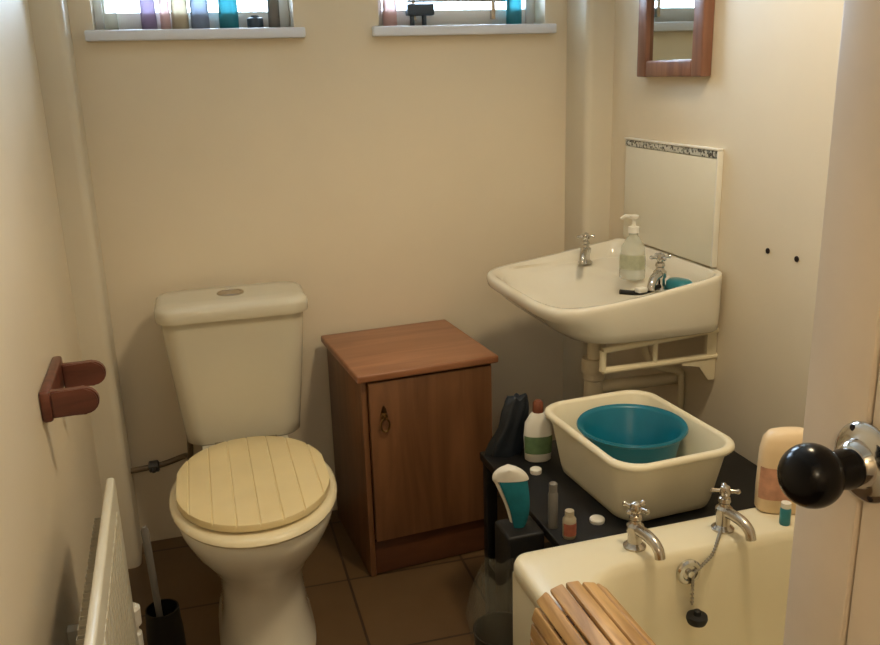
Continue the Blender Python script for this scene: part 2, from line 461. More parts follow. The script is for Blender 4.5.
for s in (-1, 1):
    bm = B(); lathe(bm, [(0.011, 0.07*s-0.012), (0.011, 0.07*s+0.012)], 16, (0, 0.252, 0.404), 'X'); finish('seat_hinge', bm, M['dullchrome'], tr)

# supply pipe to the cistern along the wall
sp = thing('water_supply_pipe', 'thin dark cold water pipe along the wall left of the toilet', 'pipe', (0, 0, 0))
bm = B(); tube(bm, smoothpath([(-0.205, 2.47, 0.262), (-0.12, 2.47, 0.268), (-0.05, 2.47, 0.285), (-0.035, 2.43, 0.30), (-0.03, 2.41, 0.395)]), 0.0085, 12)
finish('pipe', bm, M['copper'], sp)
bm = B(); lathe(bm, [(0.012, -0.155), (0.017, -0.152), (0.017, -0.128), (0.012, -0.125)], 16, (0, 2.47, 0.266), 'X')
box(bm, -0.145, -0.135, 2.43, 2.47, 0.262, 0.27, 0.002)
o = finish('isolating_valve', bm, M['cork'], sp)

# ------------------------------------------------------------------ pine cabinet
cb = thing('bathroom_cabinet', 'square pine cupboard with one door standing between toilet and basin', 'cabinet', (0.597, 2.113, 0), math.radians(3.6))
w2, dp, hh = 0.186, 0.372, 0.602
bm = B()
box(bm, -w2, -w2+0.016, 0, dp, 0, hh-0.022, 0.002); box(bm, w2-0.016, w2, 0, dp, 0, hh-0.022, 0.002)
box(bm, -w2+0.0165, w2-0.0165, dp-0.01, dp, 0.0, hh-0.022); box(bm, -w2+0.0165, w2-0.0165, 0.02, dp-0.01, 0.10, 0.116)
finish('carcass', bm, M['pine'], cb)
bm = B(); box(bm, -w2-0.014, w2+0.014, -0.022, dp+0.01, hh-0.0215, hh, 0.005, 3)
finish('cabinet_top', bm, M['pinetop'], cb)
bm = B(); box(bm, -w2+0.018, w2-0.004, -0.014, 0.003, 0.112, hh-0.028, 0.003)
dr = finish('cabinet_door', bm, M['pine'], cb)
bm = B(); box(bm, -w2+0.0165, w2-0.0165, 0.004, 0.02, 0.004, 0.104, 0.002)
finish('plinth', bm, M['plinth'], cb)
bm = B()
hx, hz = -w2+0.055, 0.478
lathe(bm, [(0.004, -0.0145), (0.0105, -0.0150), (0.010, -0.0175), (0.004, -0.019), (0.004, -0.026), (0.001, -0.0265)], 16, (hx, 0, hz), 'Y')
loft(bm, [[(hx+a*0.0085, -0.0145-dy, hz+0.012+b) for a, b in ((-1, 0), (-0.5, 0.012), (0, 0.020), (0.5, 0.012), (1, 0), (0, -0.006))] for dy in (0, 0.002)])
tube(bm, [(hx + 0.012*math.sin(a), -0.0235, hz - 0.022 - 0.019*math.cos(a)) for a in [PI - 2*PI*k/18 for k in range(19)]], 0.0026, 8)
o = finish('drop_handle', bm, M['brass'], dr); o['label'] = 'small dark brass drop handle'

# ------------------------------------------------------------------ basin
bs = thing('wash_basin', 'white wall hung wash basin with two chrome taps on the right wall', 'basin', (XR, 2.03, 0.80))
Vp, Uh = 0.468, 0.275
def rimz(v):   # height of the rim above 0.80, v = distance from wall
    return 0.002 + 0.056*max(0, 1-v/0.468)**1.5
NB = 72
def basin_out(sc_v, sc_u, z, nx=5.0, vmin=0.0, rim=None):
    out = []
    for i in range(NB):
        a = 2*PI*i/NB; c, s = math.cos(a), math.sin(a)
        # superellipse about the middle, squarer towards the wall
        n_ = nx if c < 0 else 12
        vv = math.copysign(abs(c)**(2/n_), c); uu = math.copysign(abs(s)**(2/n_), s)
        v = Vp/2 - vv*Vp/2
        u = uu*Uh*(1-0.03*max(0, -vv)) ; u *= sc_u
        v = vmin + (v)*(sc_v) if v > 1e-6 else vmin
        zz = z if rim is None else rimz(v)+rim
        out.append((-v-0.003, u, zz))
    return out
def bowl(z, f, cyv=0.284, a_=0.158, b_=0.236):
    out = []
    for i in range(NB):
        a = 2*PI*i/NB; c, s = math.cos(a), math.sin(a); n_ = 3.2
        out.append((-(cyv - a_*f*math.copysign(abs(c)**(2/n_), c)), b_*f*math.copysign(abs(s)**(2/n_), s), z))
    return out
bm = B()
rings = [basin_out(0.45, 0.45, -0.108), basin_out(0.77, 0.92, -0.093), basin_out(0.83, 0.965, -0.086), basin_out(0.895, 0.98, -0.064),
         basin_out(0.955, 0.99, -0.036), basin_out(0.995, 0.998, None, rim=-0.026), basin_out(1.0, 1.0, None, rim=-0.012), basin_out(0.997, 0.998, None, rim=-0.004),
         basin_out(0.985, 0.988, None, rim=0.0), basin_out(0.955, 0.955, None, vmin=0.004, rim=0.0), basin_out(0.93, 0.925, None, vmin=0.010, rim=-0.002)]
# deck ring: drops from upstand to flat deck
deck = []
for p in basin_out(0.905, 0.885, None, vmin=0.022, rim=0.0): deck.append((p[0], p[1], min(0.006, p[2]-0.003)))
rings.append(deck)
rings += [bowl(-0.002, 1.03), bowl(-0.007, 0.985), bowl(-0.02, 0.94), bowl(-0.06, 0.80), bowl(-0.088, 0.55), bowl(-0.094, 0.25), bowl(-0.096, 0.09)]
loft(bm, rings)
finish('basin_bowl', bm, M['ceramic'], bs, angle=60)
bm = B(); lathe(bm, [(0.026, -0.0935), (0.026, -0.091), (0.02, -0.0905), (0.017, -0.094), (0.002, -0.094)], 24, (-0.265, 0, 0))
finish('basin_waste', bm, M['dullchrome'], bs)

def pillar_tap(parent, name, x, y, z, sc, ang, head_rot, m):
    """chrome pillar tap with a four-lug cross head; ang = direction of the spout"""
    e = bpy.data.objects.new(name, None); C.objects.link(e); e.parent = parent
    e.location = (x, y, z); e.rotation_euler = (0, 0, ang); e.empty_display_size = 0.02
    bm = B()
    lathe(bm, [(0.024*sc, 0), (0.024*sc, 0.004*sc), (0.019*sc, 0.008*sc), (0.015*sc, 0.012*sc), (0.0145*sc, 0.030*sc), (0.018*sc, 0.036*sc),
               (0.018*sc, 0.050*sc), (0.012*sc, 0.056*sc), (0.011*sc, 0.062*sc), (0.0135*sc, 0.066*sc), (0.012*sc, 0.074*sc), (0.006*sc, 0.078*sc)], 24)
    P = smoothpath([(0.004*sc, 0, 0.043*sc), (0.03*sc, 0, 0.045*sc), (0.058*sc, 0, 0.041*sc), (0.075*sc, 0, 0.030*sc), (0.081*sc, 0, 0.014*sc)], 5)
    tube(bm, P, [0.0125*sc - 0.002*sc*i/len(P) for i in range(len(P))], 14)
    finish('tap_body', bm, m, e)
    bm = B()
    lathe(bm, [(0.005*sc, 0.074*sc), (0.011*sc, 0.082*sc), (0.012*sc, 0.092*sc), (0.009*sc, 0.100*sc), (0.003*sc, 0.103*sc)], 20)
    for k in range(4):
        a = head_rot + PI/2*k; d = Vector((math.cos(a), math.sin(a), 0)); c0 = Vector((0, 0, 0.090*sc))
        tube(bm, [c0 + d*0.008*sc, c0 + d*0.022*sc, c0 + d*0.027*sc, c0 + d*0.031*sc], [0.0042*sc, 0.0045*sc, 0.0062*sc, 0.003*sc], 10)
    finish('cross_handle', bm, m, e)
    return e
TAPX = -0.145
pillar_tap(bs, 'basin_tap', -0.152, 0.205, 0.004, 0.86, PI+1.0, 0.4, M['chrome'])
pillar_tap(bs, 'basin_tap', -0.125, -0.155, 0.005, 0.92, PI+0.75, 0.7, M['chrome'])

# bracket carrying the basin
bm = B()
for y in (-0.23,):
    tube(bm, [(-0.318, y, 0.006), (0.0, y, 0.006)], 0.009, 10)
    tube(bm, [(-0.318, y, 0.006), (-0.318, y, 0.058)], 0.0085, 10)
    tube(bm, [(-0.175, y, 0.006), (-0.175, y, 0.064)], 0.007, 10)
    tube(bm, [(-0.318, y, 0.058), (0.0, y, 0.074)], 0.008, 10)
    loft(bm, [[(x, y+dy, z) for x, z in ((-0.0035, -0.055), (-0.0035, 0.080), (-0.03, 0.080), (-0.03, -0.002), (-0.10, 0.002), (-0.10, -0.006), (-0.05, -0.016), (-0.022, -0.055))] for dy in (-0.006, 0.006)])
box(bm, -0.10, -0.0005, 0.19, 0.20, 0.04, 0.07, 0.002)
box(bm, -0.012, -0.0005, -0.225, 0.195, 0.045, 0.065, 0.002)
o = finish('bracket_arms', bm, M['bracket'], bs, loc=(0, 0, -0.17)); o['label'] = 'cream enamelled bracket'

bm = B()
lathe(bm, [(0.018, 0.29), (0.018, 0.20), (0.028, 0.195), (0.029, 0.16), (0.025, 0.155), (0.026, 0.03), (0.022, 0.0), (0.008, -0.004)], 24)
tube(bm, smoothpath([(0, 0, 0.13), (0.06, 0, 0.13), (0.16, 0, 0.128), (0.264, 0, 0.126)]), 0.017, 14)
tp = finish('waste_trap', bm, M['pipewhite'], bs, loc=(-0.262, -0.075, -0.40)); bm = B(); lathe(bm, [(0.031, 0.215), (0.032, 0.205), (0.032, 0.180), (0.030, 0.175)], 24)
finish('trap_nut', bm, M['pipewhite'], tp)
bm = B()
P = smoothpath([(1.115, 1.90, 0.703), (1.12, 1.90, 0.66), (1.14, 1.90, 0.605), (1.19, 1.92, 0.575), (1.245, 1.93, 0.555), (1.258, 1.93, 0.52), (1.258, 1.93, 0.30), (1.258, 1.93, 0.0)], 5)
tube(bm, P, 0.0095, 12)
tag(finish('basin_supply_pipe', bm, M['bracket']), 'bent cream painted water pipe running down the wall under the basin', 'pipe')

# tiled splashback
sb = thing('splashback', 'white glazed splashback with a speckled border above the wash basin', 'splashback', (XR, 0, 0))
bm = B(); box(bm, -0.014, -0.0005, 1.822, 2.27, 0.862, 1.128, 0.003); finish('splashback_tile', bm, M['tile'], sb)
bm = B(); box(bm, -0.015, -0.0005, 1.822, 2.27, 1.1285, 1.146, 0.002); o = finish('border_strip', bm, M['mosaic'], sb); o['label'] = 'speckled black and white border strip'
bm = B(); box(bm, -0.018, -0.0005, 1.818, 2.274, 1.1465, 1.152, 0.002); box(bm, -0.017, -0.0005, 1.8165, 1.8215, 0.862, 1.146, 0.0015)
finish('edge_trim', bm, M['whiteplastic'], sb)

# things on the basin
def bottle(name, label, cat, loc, prof, body, cap_prof=None, cap_m=None, lab=None, lab_m=None, rot=0, n=2.0, group=None, n2=2.0):
    """prof: list of (z, rx, ry)"""
    t = thing(name, label, cat, loc, rot, group)
    bm = B(); loft(bm, [sring(0, 0, z, rx, ry, n, 32) for z, rx, ry in prof]); finish('bottle_body', bm, body, t, angle=50)
    if cap_prof:
        bm = B(); loft(bm, [sring(0, 0, z, rx, ry, n2, 28) for z, rx, ry in cap_prof]); finish('cap', bm, cap_m, t, angle=50)
    if lab:
        z0, z1 = lab
        def rad(z):
            for (a, rx, ry), (b, qx, qy) in zip(prof[:-1], prof[1:]):
                if a <= z <= b:
                    f = (z-a)/(b-a+1e-9); return rx+(qx-rx)*f+0.0006, ry+(qy-ry)*f+0.0006
            return prof[-1][1:]
        bm = B(); rs = []
        for k in range(5):
            z = z0+(z1-z0)*k/4; rx, ry = rad(z)
            full = sring(0, 0, z, rx, ry, n, 48); rs.append([full[i % 48] for i in range(26, 47)])
        loft(bm, rs, False, False, closed=False); finish('bottle_label', bm, lab_m, t, angle=60)
    return t
DZ = 0.807
t = bottle('soap_dispenser', 'clear pump soap dispenser standing between the basin taps', 'soap dispenser', (1.138, 2.0, DZ),
           [(0, 0.030, 0.024), (0.004, 0.034, 0.027), (0.05, 0.034, 0.027), (0.085, 0.031, 0.025), (0.108, 0.018, 0.016), (0.115, 0.012, 0.012), (0.122, 0.012, 0.012)], M['clear'],
           None, None, (0.028, 0.066), M['palelabel'], rot=-0.7)
bm = B(); lathe(bm, [(0.0145, 0.1225), (0.0145, 0.138), (0.006, 0.140), (0.005, 0.158), (0.011, 0.160), (0.012, 0.168), (0.004, 0.170)], 20)
tube(bm, [(0, 0, 0.164), (-0.022, 0, 0.165), (-0.034, 0, 0.158)], [0.006, 0.005, 0.004], 10)
finish('pump', bm, M['whiteplastic'], t)
# razor on the near rim, cloth behind near tap
rz = thing('razor', 'small black handled razor lying on the near corner of the basin', 'razor', (1.062, 1.835, 0.8135), math.radians(12))
bm = B(); tube(bm, smoothpath([(-0.045, 0.015, 0.006), (-0.01, 0.0, 0.001), (0.02, -0.006, 0.001), (0.075, 0.006, 0.004)], 4), 0.0062, 10); finish('razor_handle', bm, M['black'], rz)
bm = B(); box(bm, -0.014, 0.012, -0.022, -0.002, 0.004, 0.016, 0.003); finish('razor_head', bm, M['whiteplastic'], rz)
bm = B()
def crumple(x0, x1, y0, y1, nx, ny, f):
    vs = [[bm.verts.new(f(x0+(x1-x0)*i/nx, y0+(y1-y0)*j/ny, i/nx, j/ny)) for j in range(ny+1)] for i in range(nx+1)]
    for i in range(nx):
        for j in range(ny): bm.faces.new((vs[i][j], vs[i+1][j], vs[i+1][j+1], vs[i][j+1]))
loft(bm, [sring(1.185, 1.848, 0.806+z, rx*0.8, ry*0.8, 2.6, 28, 0.3) for z, rx, ry in ((0.0, 0.026, 0.036), (0.006, 0.034, 0.043), (0.020, 0.033, 0.042), (0.026, 0.024, 0.034))])
tag(finish('sponge', bm, M['teal'], angle=60), 'teal sponge beside the near basin tap', 'sponge')

# ------------------------------------------------------------------ mirror, screw holes
mr = thing('wall_mirror', 'small wood framed mirror hanging on the right wall above the basin', 'mirror', (XR, 0, 0))
y0, y1, z0, z1 = 1.885, 2.195, 1.318, 1.74
bm = B()
fw, fd = 0.047, 0.030
box(bm, -fd, -0.0005, y0, y0+fw, z0, z1, 0.005, 3); box(bm, -fd, -0.0005, y1-fw, y1, z0, z1, 0.005, 3)
box(bm, -fd+0.001, -0.001, y0+fw-0.001, y1-fw+0.001, z0+0.0005, z0+fw-0.005, 0.005, 3); box(bm, -fd+0.001, -0.001, y0+fw-0.001, y1-fw+0.001, z1-fw, z1-0.0005, 0.005, 3)
finish('mirror_frame', bm, M['frame'], mr)
bm = B(); box(bm, -fd+0.012, -0.002, y0+fw-0.004, y1-fw+0.004, z0+fw-0.008, z1-fw+0.004); finish('mirror_glass', bm, M['mirror'], mr, smooth=False)
for i, (y, lb) in enumerate(((1.629, 'empty dark wall plug on the right wall, farther from the door'), (1.532, 'empty dark wall plug on the right wall, nearer to the door'))):
    bm = B(); lathe(bm, [(0.0065, 0.0), (0.0065, -0.002), (0.003, -0.0025), (0.0028, -0.001), (0.0005, -0.001)], 14, (XR, y, 0.938), 'X')
    tag(finish('wall_plug', bm, M['dark']), lb, 'wall plug', 'wall plugs beside the door')

# ------------------------------------------------------------------ radiator and paper holder
rd = thing('radiator', 'white panel radiator on the left wall, seen along its top edge', 'radiator', (XL, 0, 0))
bm = B(); ry0, ry1, rz0, rz1 = 0.93, 1.68, 0.20, 0.604
px0, px1 = 0.093, 0.110
prof = []
bm2 = bm
box(bm, px0, px1, ry0, ry1, rz0, rz1, 0.006, 3)
k = 0; yy = ry0+0.03
while yy < ry1-0.05:
    box(bm, px1-0.002, px1+0.0012, yy, yy+0.022, rz0+0.04, rz1-0.05, 0.0011, 1); yy += 0.034
finish('radiator_panel', bm, M['rad'], rd)
bm = B(); yy = ry0+0.02; poly = []; t_ = 0
while yy < ry1-0.02:
    for q0, q1, q2, q3 in (((0.0635, yy), (0.0635, yy+0.012), (0.065, yy+0.012), (0.065, yy)), ((0.065, yy), (0.0925, yy), (0.0925, yy+0.0012), (0.065, yy+0.0012)), ((0.065, yy+0.0108), (0.0925, yy+0.0108), (0.0925, yy+0.012), (0.065, yy+0.012))):
        loft(bm, [[(x, y, z) for x, y in (q0, q1, q2, q3)] for z in (rz0+0.04, rz1-0.075)])
    yy += 0.026
finish('convector_fins', bm, M['fins'], rd)
for y in (ry0+0.05, ry1-0.12):
    bm = B(); box(bm, 0.0005, 0.0632, y-0.012, y+0.012, rz0+0.05, rz1-0.24, 0.002); finish('wall_bracket', bm, M['fins'], rd)
bm = B(); lathe(bm, [(0.009, 0), (0.009, 0.19), (0.016, 0.192), (0.016, 0.225), (0.011, 0.23), (0.011, 0.245), (0.018, 0.247), (0.019, 0.285), (0.012, 0.292)], 18, (0.10, ry1+0.035, 0.0))
tube(bm, [(0.10, ry1+0.035, 0.215), (0.10, ry1-0.004, 0.215)], 0.010, 12)
finish('radiator_valve', bm, M['whiteplastic'], rd)

ph = thing('toilet_roll_holder', 'empty reddish wooden toilet roll holder on the left wall', 'toilet roll holder', (XL, 0, 0))
bm = B(); box(bm, 0.0005, 0.020, 1.662, 1.895, 0.738, 0.800, 0.006, 3); finish('back_plate', bm, M['holder'], ph)
for y, z_ in ((1.674, 0.771), (1.868, 0.762)):
    bm = B(); arc = [(0.078+0.026*math.cos(a), 0.026*math.sin(a)) for a in [-PI/2 + PI*k/10 for k in range(11)]]
    pts = [(0.0202, 0.0265)] + [(0.0202, -0.0265)] + arc
    loft(bm, [[(x, y-0.009+d, z_+z) for x, z in pts] for d in (0, 0.018)])
    es = [e for e in bm.edges if abs(e.verts[0].co.y-e.verts[1].co.y) < 1e-6]
    bmesh.ops.bevel(bm, geom=es, offset=0.003, segments=2, affect='EDGES')
    finish('holder_arm', bm, M['holder'], ph)

# ------------------------------------------------------------------ toilet brush
tb = thing('toilet_brush', 'toilet brush with grey handle in a dark holder by the radiator', 'toilet brush', (-0.130, 1.885, 0))
bm = B(); lathe(bm, [(0.040, 0), (0.044, 0.004), (0.042, 0.10), (0.038, 0.165), (0.035, 0.165), (0.034, 0.03), (0.002, 0.03)], 28); finish('brush_holder', bm, M['black'], tb)
bm = B(); tube(bm, [(-0.004, 0, 0.04), (-0.008, 0.0, 0.17), (-0.012, 0.003, 0.28), (-0.015, 0.006, 0.366), (-0.0155, 0.006, 0.376)], [0.007, 0.008, 0.0085, 0.009, 0.005], 14); finish('brush_handle', bm, M['greytube'], tb)
bm = B(); lathe(bm, [(0.006, 0.034), (0.026, 0.045), (0.028, 0.10), (0.012, 0.13)], 20); finish('bristle_head', bm, M['cork'], tb)

# ------------------------------------------------------------------ bath
bt = thing('bath', 'cream bath with two chrome taps along the right wall, partly behind the open door', 'bath', (0, 0, 0))
bx0, bx1, by0, by1, bz = 0.500, 1.266, -0.205, 1.284, 0.52
bm = B()
def br_(d, z, r=0.035): return rrect(bx0+d, bx1-d, by0+d, by1-d, max(r-d, 0.004), z, 8)
def well(x0, x1, y0, y1, r, z): return rrect(x0, x1, y0, y1, r, z, 8)
rings = [br_(0.004, 0.485), br_(0.0, 0.489), br_(0.0, 0.508), br_(0.004, 0.517), br_(0.012, bz),
         well(0.572, 1.196, -0.10, 1.192, 0.10, bz), well(0.582, 1.188, -0.09, 1.184, 0.10, bz-0.006), well(0.590, 1.180, -0.08, 1.178, 0.105, bz-0.022),
         well(0.605, 1.165, -0.03, 1.166, 0.11, 0.40), well(0.630, 1.140, 0.05, 1.150, 0.12, 0.25), well(0.660, 1.11, 0.12, 1.125, 0.13, 0.155), well(0.70, 1.07, 0.18, 1.08, 0.12, 0.13)]
loft(bm, rings, False, True)
finish('bath_tub', bm, M['bath'], bt, angle=60)
bm = B(); box(bm, 0.506, 0.516, by0+0.004, 1.278, 0.0, 0.486, 0.002); box(bm, 0.516, 1.262, 1.268, 1.278, 0.0, 0.486, 0.002)
finish('bath_panel', bm, M['bath'], bt)
pillar_tap(bt, 'bath_tap', 0.722, 1.228, bz, 0.86, -PI/2+0.15, 0.35, M['dullchrome'])
pillar_tap(bt, 'bath_tap', 0.905, 1.228, bz, 0.86, -PI/2+0.15, 0.9, M['dullchrome'])
OY = 1.1735; OX, OZ = 0.800, 0.484
bm = B(); lathe(bm, [(0.023, 0.004), (0.024, -0.002), (0.021, -0.006), (0.015, -0.007), (0.013, -0.004), (0.007, -0.004), (0.006, -0.010), (0.001, -0.011)], 24, (OX, OY, OZ), 'Y')
finish('overflow_cover', bm, M['chrome'], bt)
chain_pts = smoothpath([(0.892, 1.215, bz+0.008), (0.880, 1.202, bz+0.006), (0.868, 1.190, bz+0.003), (0.850, 1.178, 0.505), (0.825, 1.171, 0.492), (0.806, 1.166, 0.482), (0.803, 1.163, 0.46), (0.802, 1.160, 0.425)], 5)
bm = B(); tube(bm, chain_pts, 0.0018, 8)
acc = 0
for a, b in zip(chain_pts[:-1], chain_pts[1:]):
    n = max(1, int((b-a).length/0.006))
    for k in range(n):
        bmesh.ops.create_icosphere(bm, subdivisions=1, radius=0.0036, matrix=Matrix.Translation(a+(b-a)*k/n))
finish('plug_chain', bm, M['chain'], bt)
bm = B(); lathe(bm, [(0.003, 0.425), (0.006, 0.424), (0.007, 0.416), (0.018, 0.414), (0.019, 0.408), (0.016, 0.400), (0.010, 0.399)], 20, (0.802, 1.143, 0))
finish('bath_plug', bm, M['black'], bt)

# slatted wooden mat draped over the rim
path = smoothpath([(0.478, 0.36), (0.478, 0.43), (0.480, 0.49), (0.494, 0.527), (0.525, 0.543), (0.558, 0.544), (0.587, 0.530), (0.606, 0.500), (0.618, 0.46)], 10)
path = [Vector((p[0], p[1], 0)) for p in [(v.x, v.y) for v in smoothpath([(a, b, 0) for a, b in [(0.478, 0.36), (0.478, 0.43), (0.480, 0.49), (0.494, 0.527), (0.525, 0.543), (0.558, 0.544), (0.590, 0.534), (0.612, 0.508), (0.622, 0.46)]], 10)]]
L_ = [0]
for a, b in zip(path[:-1], path[1:]): L_.append(L_[-1]+(b-a).length)
def at_len(s):
    for i in range(len(L_)-1):
        if L_[i+1] >= s:
            f = (s-L_[i])/(L_[i+1]-L_[i]); p = path[i].lerp(path[i+1], f); t = (path[i+1]-path[i]).normalized(); return p, t
    return path[-1], (path[-1]-path[-2]).normalized()
dm = thing('duckboard_mat', 'slatted wooden bath mat draped over the near rim of the bath', 'bath mat', (0, 0, 0))
bm = B(); s = 0.014; pitch = 0.0268
while s < L_[-1]-0.012:
    p, t = at_len(s)
    nrm = Vector((-t.y, t.x, 0))
    m4 = Matrix(((t.x, 0, nrm.x, p.x), (0, 1, 0, 0), (t.y, 0, nrm.y, p.y), (0, 0, 0, 1)))
    e0 = random.uniform(-0.004, 0.004)
    box(bm, -0.0118, 0.0118, 0.42+e0, 1.120+e0, -0.0045, 0.0065, 0.003, 2, m4); s += pitch
finish('slats', bm, M['slat'], dm)
for y in (0.52, 0.78, 1.045):
    bm = B(); ring = []
    for i in range(0, len(path), 2):
        p = path[i]; a = path[max(i-1, 0)]; b = path[min(i+1, len(path)-1)]; t = (b-a).normalized(); nrm = Vector((-t.y, t.x, 0))
        ring.append([(p.x-nrm.x*0.0006, y-0.012, p.y-nrm.y*0.0006), (p.x-nrm.x*0.0006, y+0.012, p.y-nrm.y*0.0006), (p.x+nrm.x*0.0012, y+0.012, p.y+nrm.y*0.0012), (p.x+nrm.x*0.0012, y-0.012, p.y+nrm.y*0.0012)])
    loft(bm, ring); finish('strap', bm, M['strap'], dm)

# bottle and slim tube on the bath corner
bottle('shampoo_bottle', 'large pale peach shampoo bottle on the bath corner behind the door knob', 'bottle', (1.060, 1.254, bz),
       [(0, 0.050, 0.024), (0.005, 0.055, 0.028), (0.05, 0.056, 0.028), (0.125, 0.054, 0.028), (0.148, 0.049, 0.026), (0.160, 0.040, 0.020), (0.165, 0.024, 0.012)], M['peach'],
       None, None, (0.030, 0.095), M['softlabel'], rot=-0.35, n=2.8)
bottle('small_tube', 'slim teal capped tube standing beside the peach shampoo bottle', 'tube', (1.022, 1.204, bz),
       [(0, 0.009, 0.009), (0.003, 0.010, 0.010), (0.030, 0.010, 0.010), (0.034, 0.009, 0.009)], M['teal'],
       [(0.0345, 0.009, 0.009), (0.044, 0.009, 0.009)], M['whiteplastic'])

# ------------------------------------------------------------------ stand under the basin with the washing-up bowls
st = thing('low_stand', 'low black stand between bath and back wall carrying the cream tub', 'stand', (0.9325, 1.58, 0))
sx, sy, sz = 0.2875, 0.262, 0.455
bm = B(); box(bm, -sx, sx, -sy, sy, sz-0.022, sz, 0.004); finish('stand_top', bm, M['black'], st)
for a in (-1, 1):
    for b in (-1, 1):
        bm = B(); box(bm, a*(sx-0.02)-0.014, a*(sx-0.02)+0.014, b*(sy-0.02)-0.014, b*(sy-0.02)+0.014, 0, sz-0.022, 0.003); finish('leg', bm, M['black'], st)
bm = B(); box(bm, -sx+0.008, sx-0.008, -sy+0.008, sy-0.008, 0.16, 0.175, 0.002); finish('lower_shelf', bm, M['black'], st)

tu = thing('washing_up_bowl', 'cream rectangular plastic washing-up bowl on the low black stand', 'tub', (0.903, 1.555, sz), math.radians(3))
bm = B()
def tr_(hx, hy, r, z): return rrect(-hx, hx, -hy, hy, r, z, 8)
A, Bq = 0.150, 0.198
loft(bm, [tr_(0.1064, 0.1472, 0.05, 0.0), tr_(0.1121, 0.1539, 0.052, 0.004), tr_(0.1159, 0.1596, 0.055, 0.02), tr_(0.1330, 0.1786, 0.058, 0.128), tr_(0.1425, 0.1881, 0.062, 0.131),
          tr_(0.1463, 0.1919, 0.064, 0.136), tr_(0.1453, 0.1910, 0.064, 0.143), tr_(0.1396, 0.1852, 0.062, 0.147), tr_(0.1330, 0.1786, 0.058, 0.146), tr_(0.1292, 0.1748, 0.056, 0.140),
          tr_(0.1121, 0.1558, 0.052, 0.02), tr_(0.1064, 0.1482, 0.05, 0.006), tr_(0.0570, 0.0950, 0.04, 0.005)])
finish('tub_shell', bm, M['tub'], tu, angle=60)
bm = B(); lathe(bm, [(0.072, 0), (0.080, 0.003), (0.086, 0.02), (0.108, 0.120), (0.117, 0.124), (0.120, 0.129), (0.118, 0.133), (0.112, 0.132), (0.106, 0.126), (0.100, 0.095), (0.098, 0.092), (0.083, 0.022), (0.076, 0.006), (0.002, 0.004)], 56)
tag(finish('round_bowl', bm, M['blue'], loc=(0.905, 1.570, sz+0.0075), angle=50), 'round turquoise plastic bowl sitting inside the cream washing-up bowl', 'bowl')

bottle('cleaner_bottle', 'white squeeze bottle with green label at the left of the cream tub', 'bottle', (0.760, 1.750, sz),
       [(0, 0.026, 0.017), (0.004, 0.031, 0.020), (0.06, 0.034, 0.022), (0.095, 0.031, 0.020), (0.115, 0.019, 0.015), (0.122, 0.013, 0.012)], M['whiteplastic'],
       [(0.1222, 0.013, 0.013), (0.145, 0.012, 0.012), (0.150, 0.008, 0.008)], M['redlabel'], (0.022, 0.066), M['greenlabel'], rot=-0.25, n=2.3)
bottle('slim_grey_tube', 'slim pale grey upright tube at the left edge of the black stand', 'tube', (0.661, 1.445, sz),
       [(0, 0.009, 0.009), (0.003, 0.010, 0.010), (0.075, 0.010, 0.010), (0.08, 0.008, 0.008)], M['greytube'],
       [(0.0802, 0.0085, 0.0085), (0.098, 0.0085, 0.0085), (0.1, 0.006, 0.006)], M['greytube'])
bottle('cream_jar', 'small cream bottle with pinkish label between slim grey tube and tub', 'bottle', (0.676, 1.400, sz),
       [(0, 0.012, 0.012), (0.003, 0.0135, 0.0135), (0.040, 0.0135, 0.0135), (0.047, 0.009, 0.009)], M['ivory'],
       [(0.0472, 0.0095, 0.0095), (0.058, 0.009, 0.009)], M['ivory'], (0.008, 0.034), M['peachlabel'])
bm = B(); lathe(bm, [(0.0150, 0), (0.0155, 0.002), (0.0155, 0.007), (0.0135, 0.009), (0.001, 0.0092)], 24, (0.755, 1.435, sz))
tag(finish('bottle_lid', bm, M['whiteplastic']), 'small round white lid lying on the black stand beside the tub', 'lid')
bm = B(); lathe(bm, [(0.0130, 0), (0.0135, 0.002), (0.0135, 0.010), (0.011, 0.012), (0.001, 0.0122)], 20, (0.727, 1.685, sz))
tag(finish('bottle_lid', bm, M['whiteplastic']), 'small white cap lying at the foot of the green labelled bottle', 'lid')

# teal soft pack with a white top and edge, standing at the left edge of the stand
bm = B(); box(bm, 0.560, 0.640, 1.435, 1.515, 0.0, sz-0.0005, 0.006, 3)
tag(finish('storage_box', bm, M['black']), 'slim tall black box standing between the bin and the black stand', 'box')
cl = thing('cleaning_pack', 'teal soft pack with white top and side edge on a slim black box', 'pack', (0.598, 1.475, sz), math.radians(-16))
def packring(z, grow=0.0, x0=-1.0, x1=1.0, N=40):
    f = z/0.105
    w_ = 0.013 + 0.021*min(1, f)**0.7 if f <= 1 else 0.034*math.sqrt(max(0.0, 1-((f-1)/0.25)**2))+0.002
    d_ = 0.010 + 0.007*math.sin(PI*min(1, f)*0.8)
    cx = -0.012*f + 0.004*math.sin(4*f)
    ring = sring(cx, 0, z, w_+grow, d_+grow, 2.4, N)
    mid = [(min(max(p[0], cx+x0*(w_+grow)), cx+x1*(w_+grow)), p[1], p[2]) for p in ring]
    return mid
bm = B(); loft(bm, [packring(0.105*k/12, 0.0, -0.72, 1.0) for k in range(13)]); finish('pack_body', bm, M['tealcloth'], cl, angle=60)
bm = B(); loft(bm, [packring(0.1052+0.026*k/8, 0.0006) for k in range(9)]); o = finish('pack_top', bm, M['whitecloth'], cl, angle=60); o['label'] = 'white rounded top of the pack'
bm = B(); loft(bm, [packring(0.012+0.093*k/12, 0.0004, -1.0, -0.735) for k in range(13)]); o = finish('side_edge', bm, M['whitecloth'], cl, angle=60); o['label'] = 'white side edge of the pack'

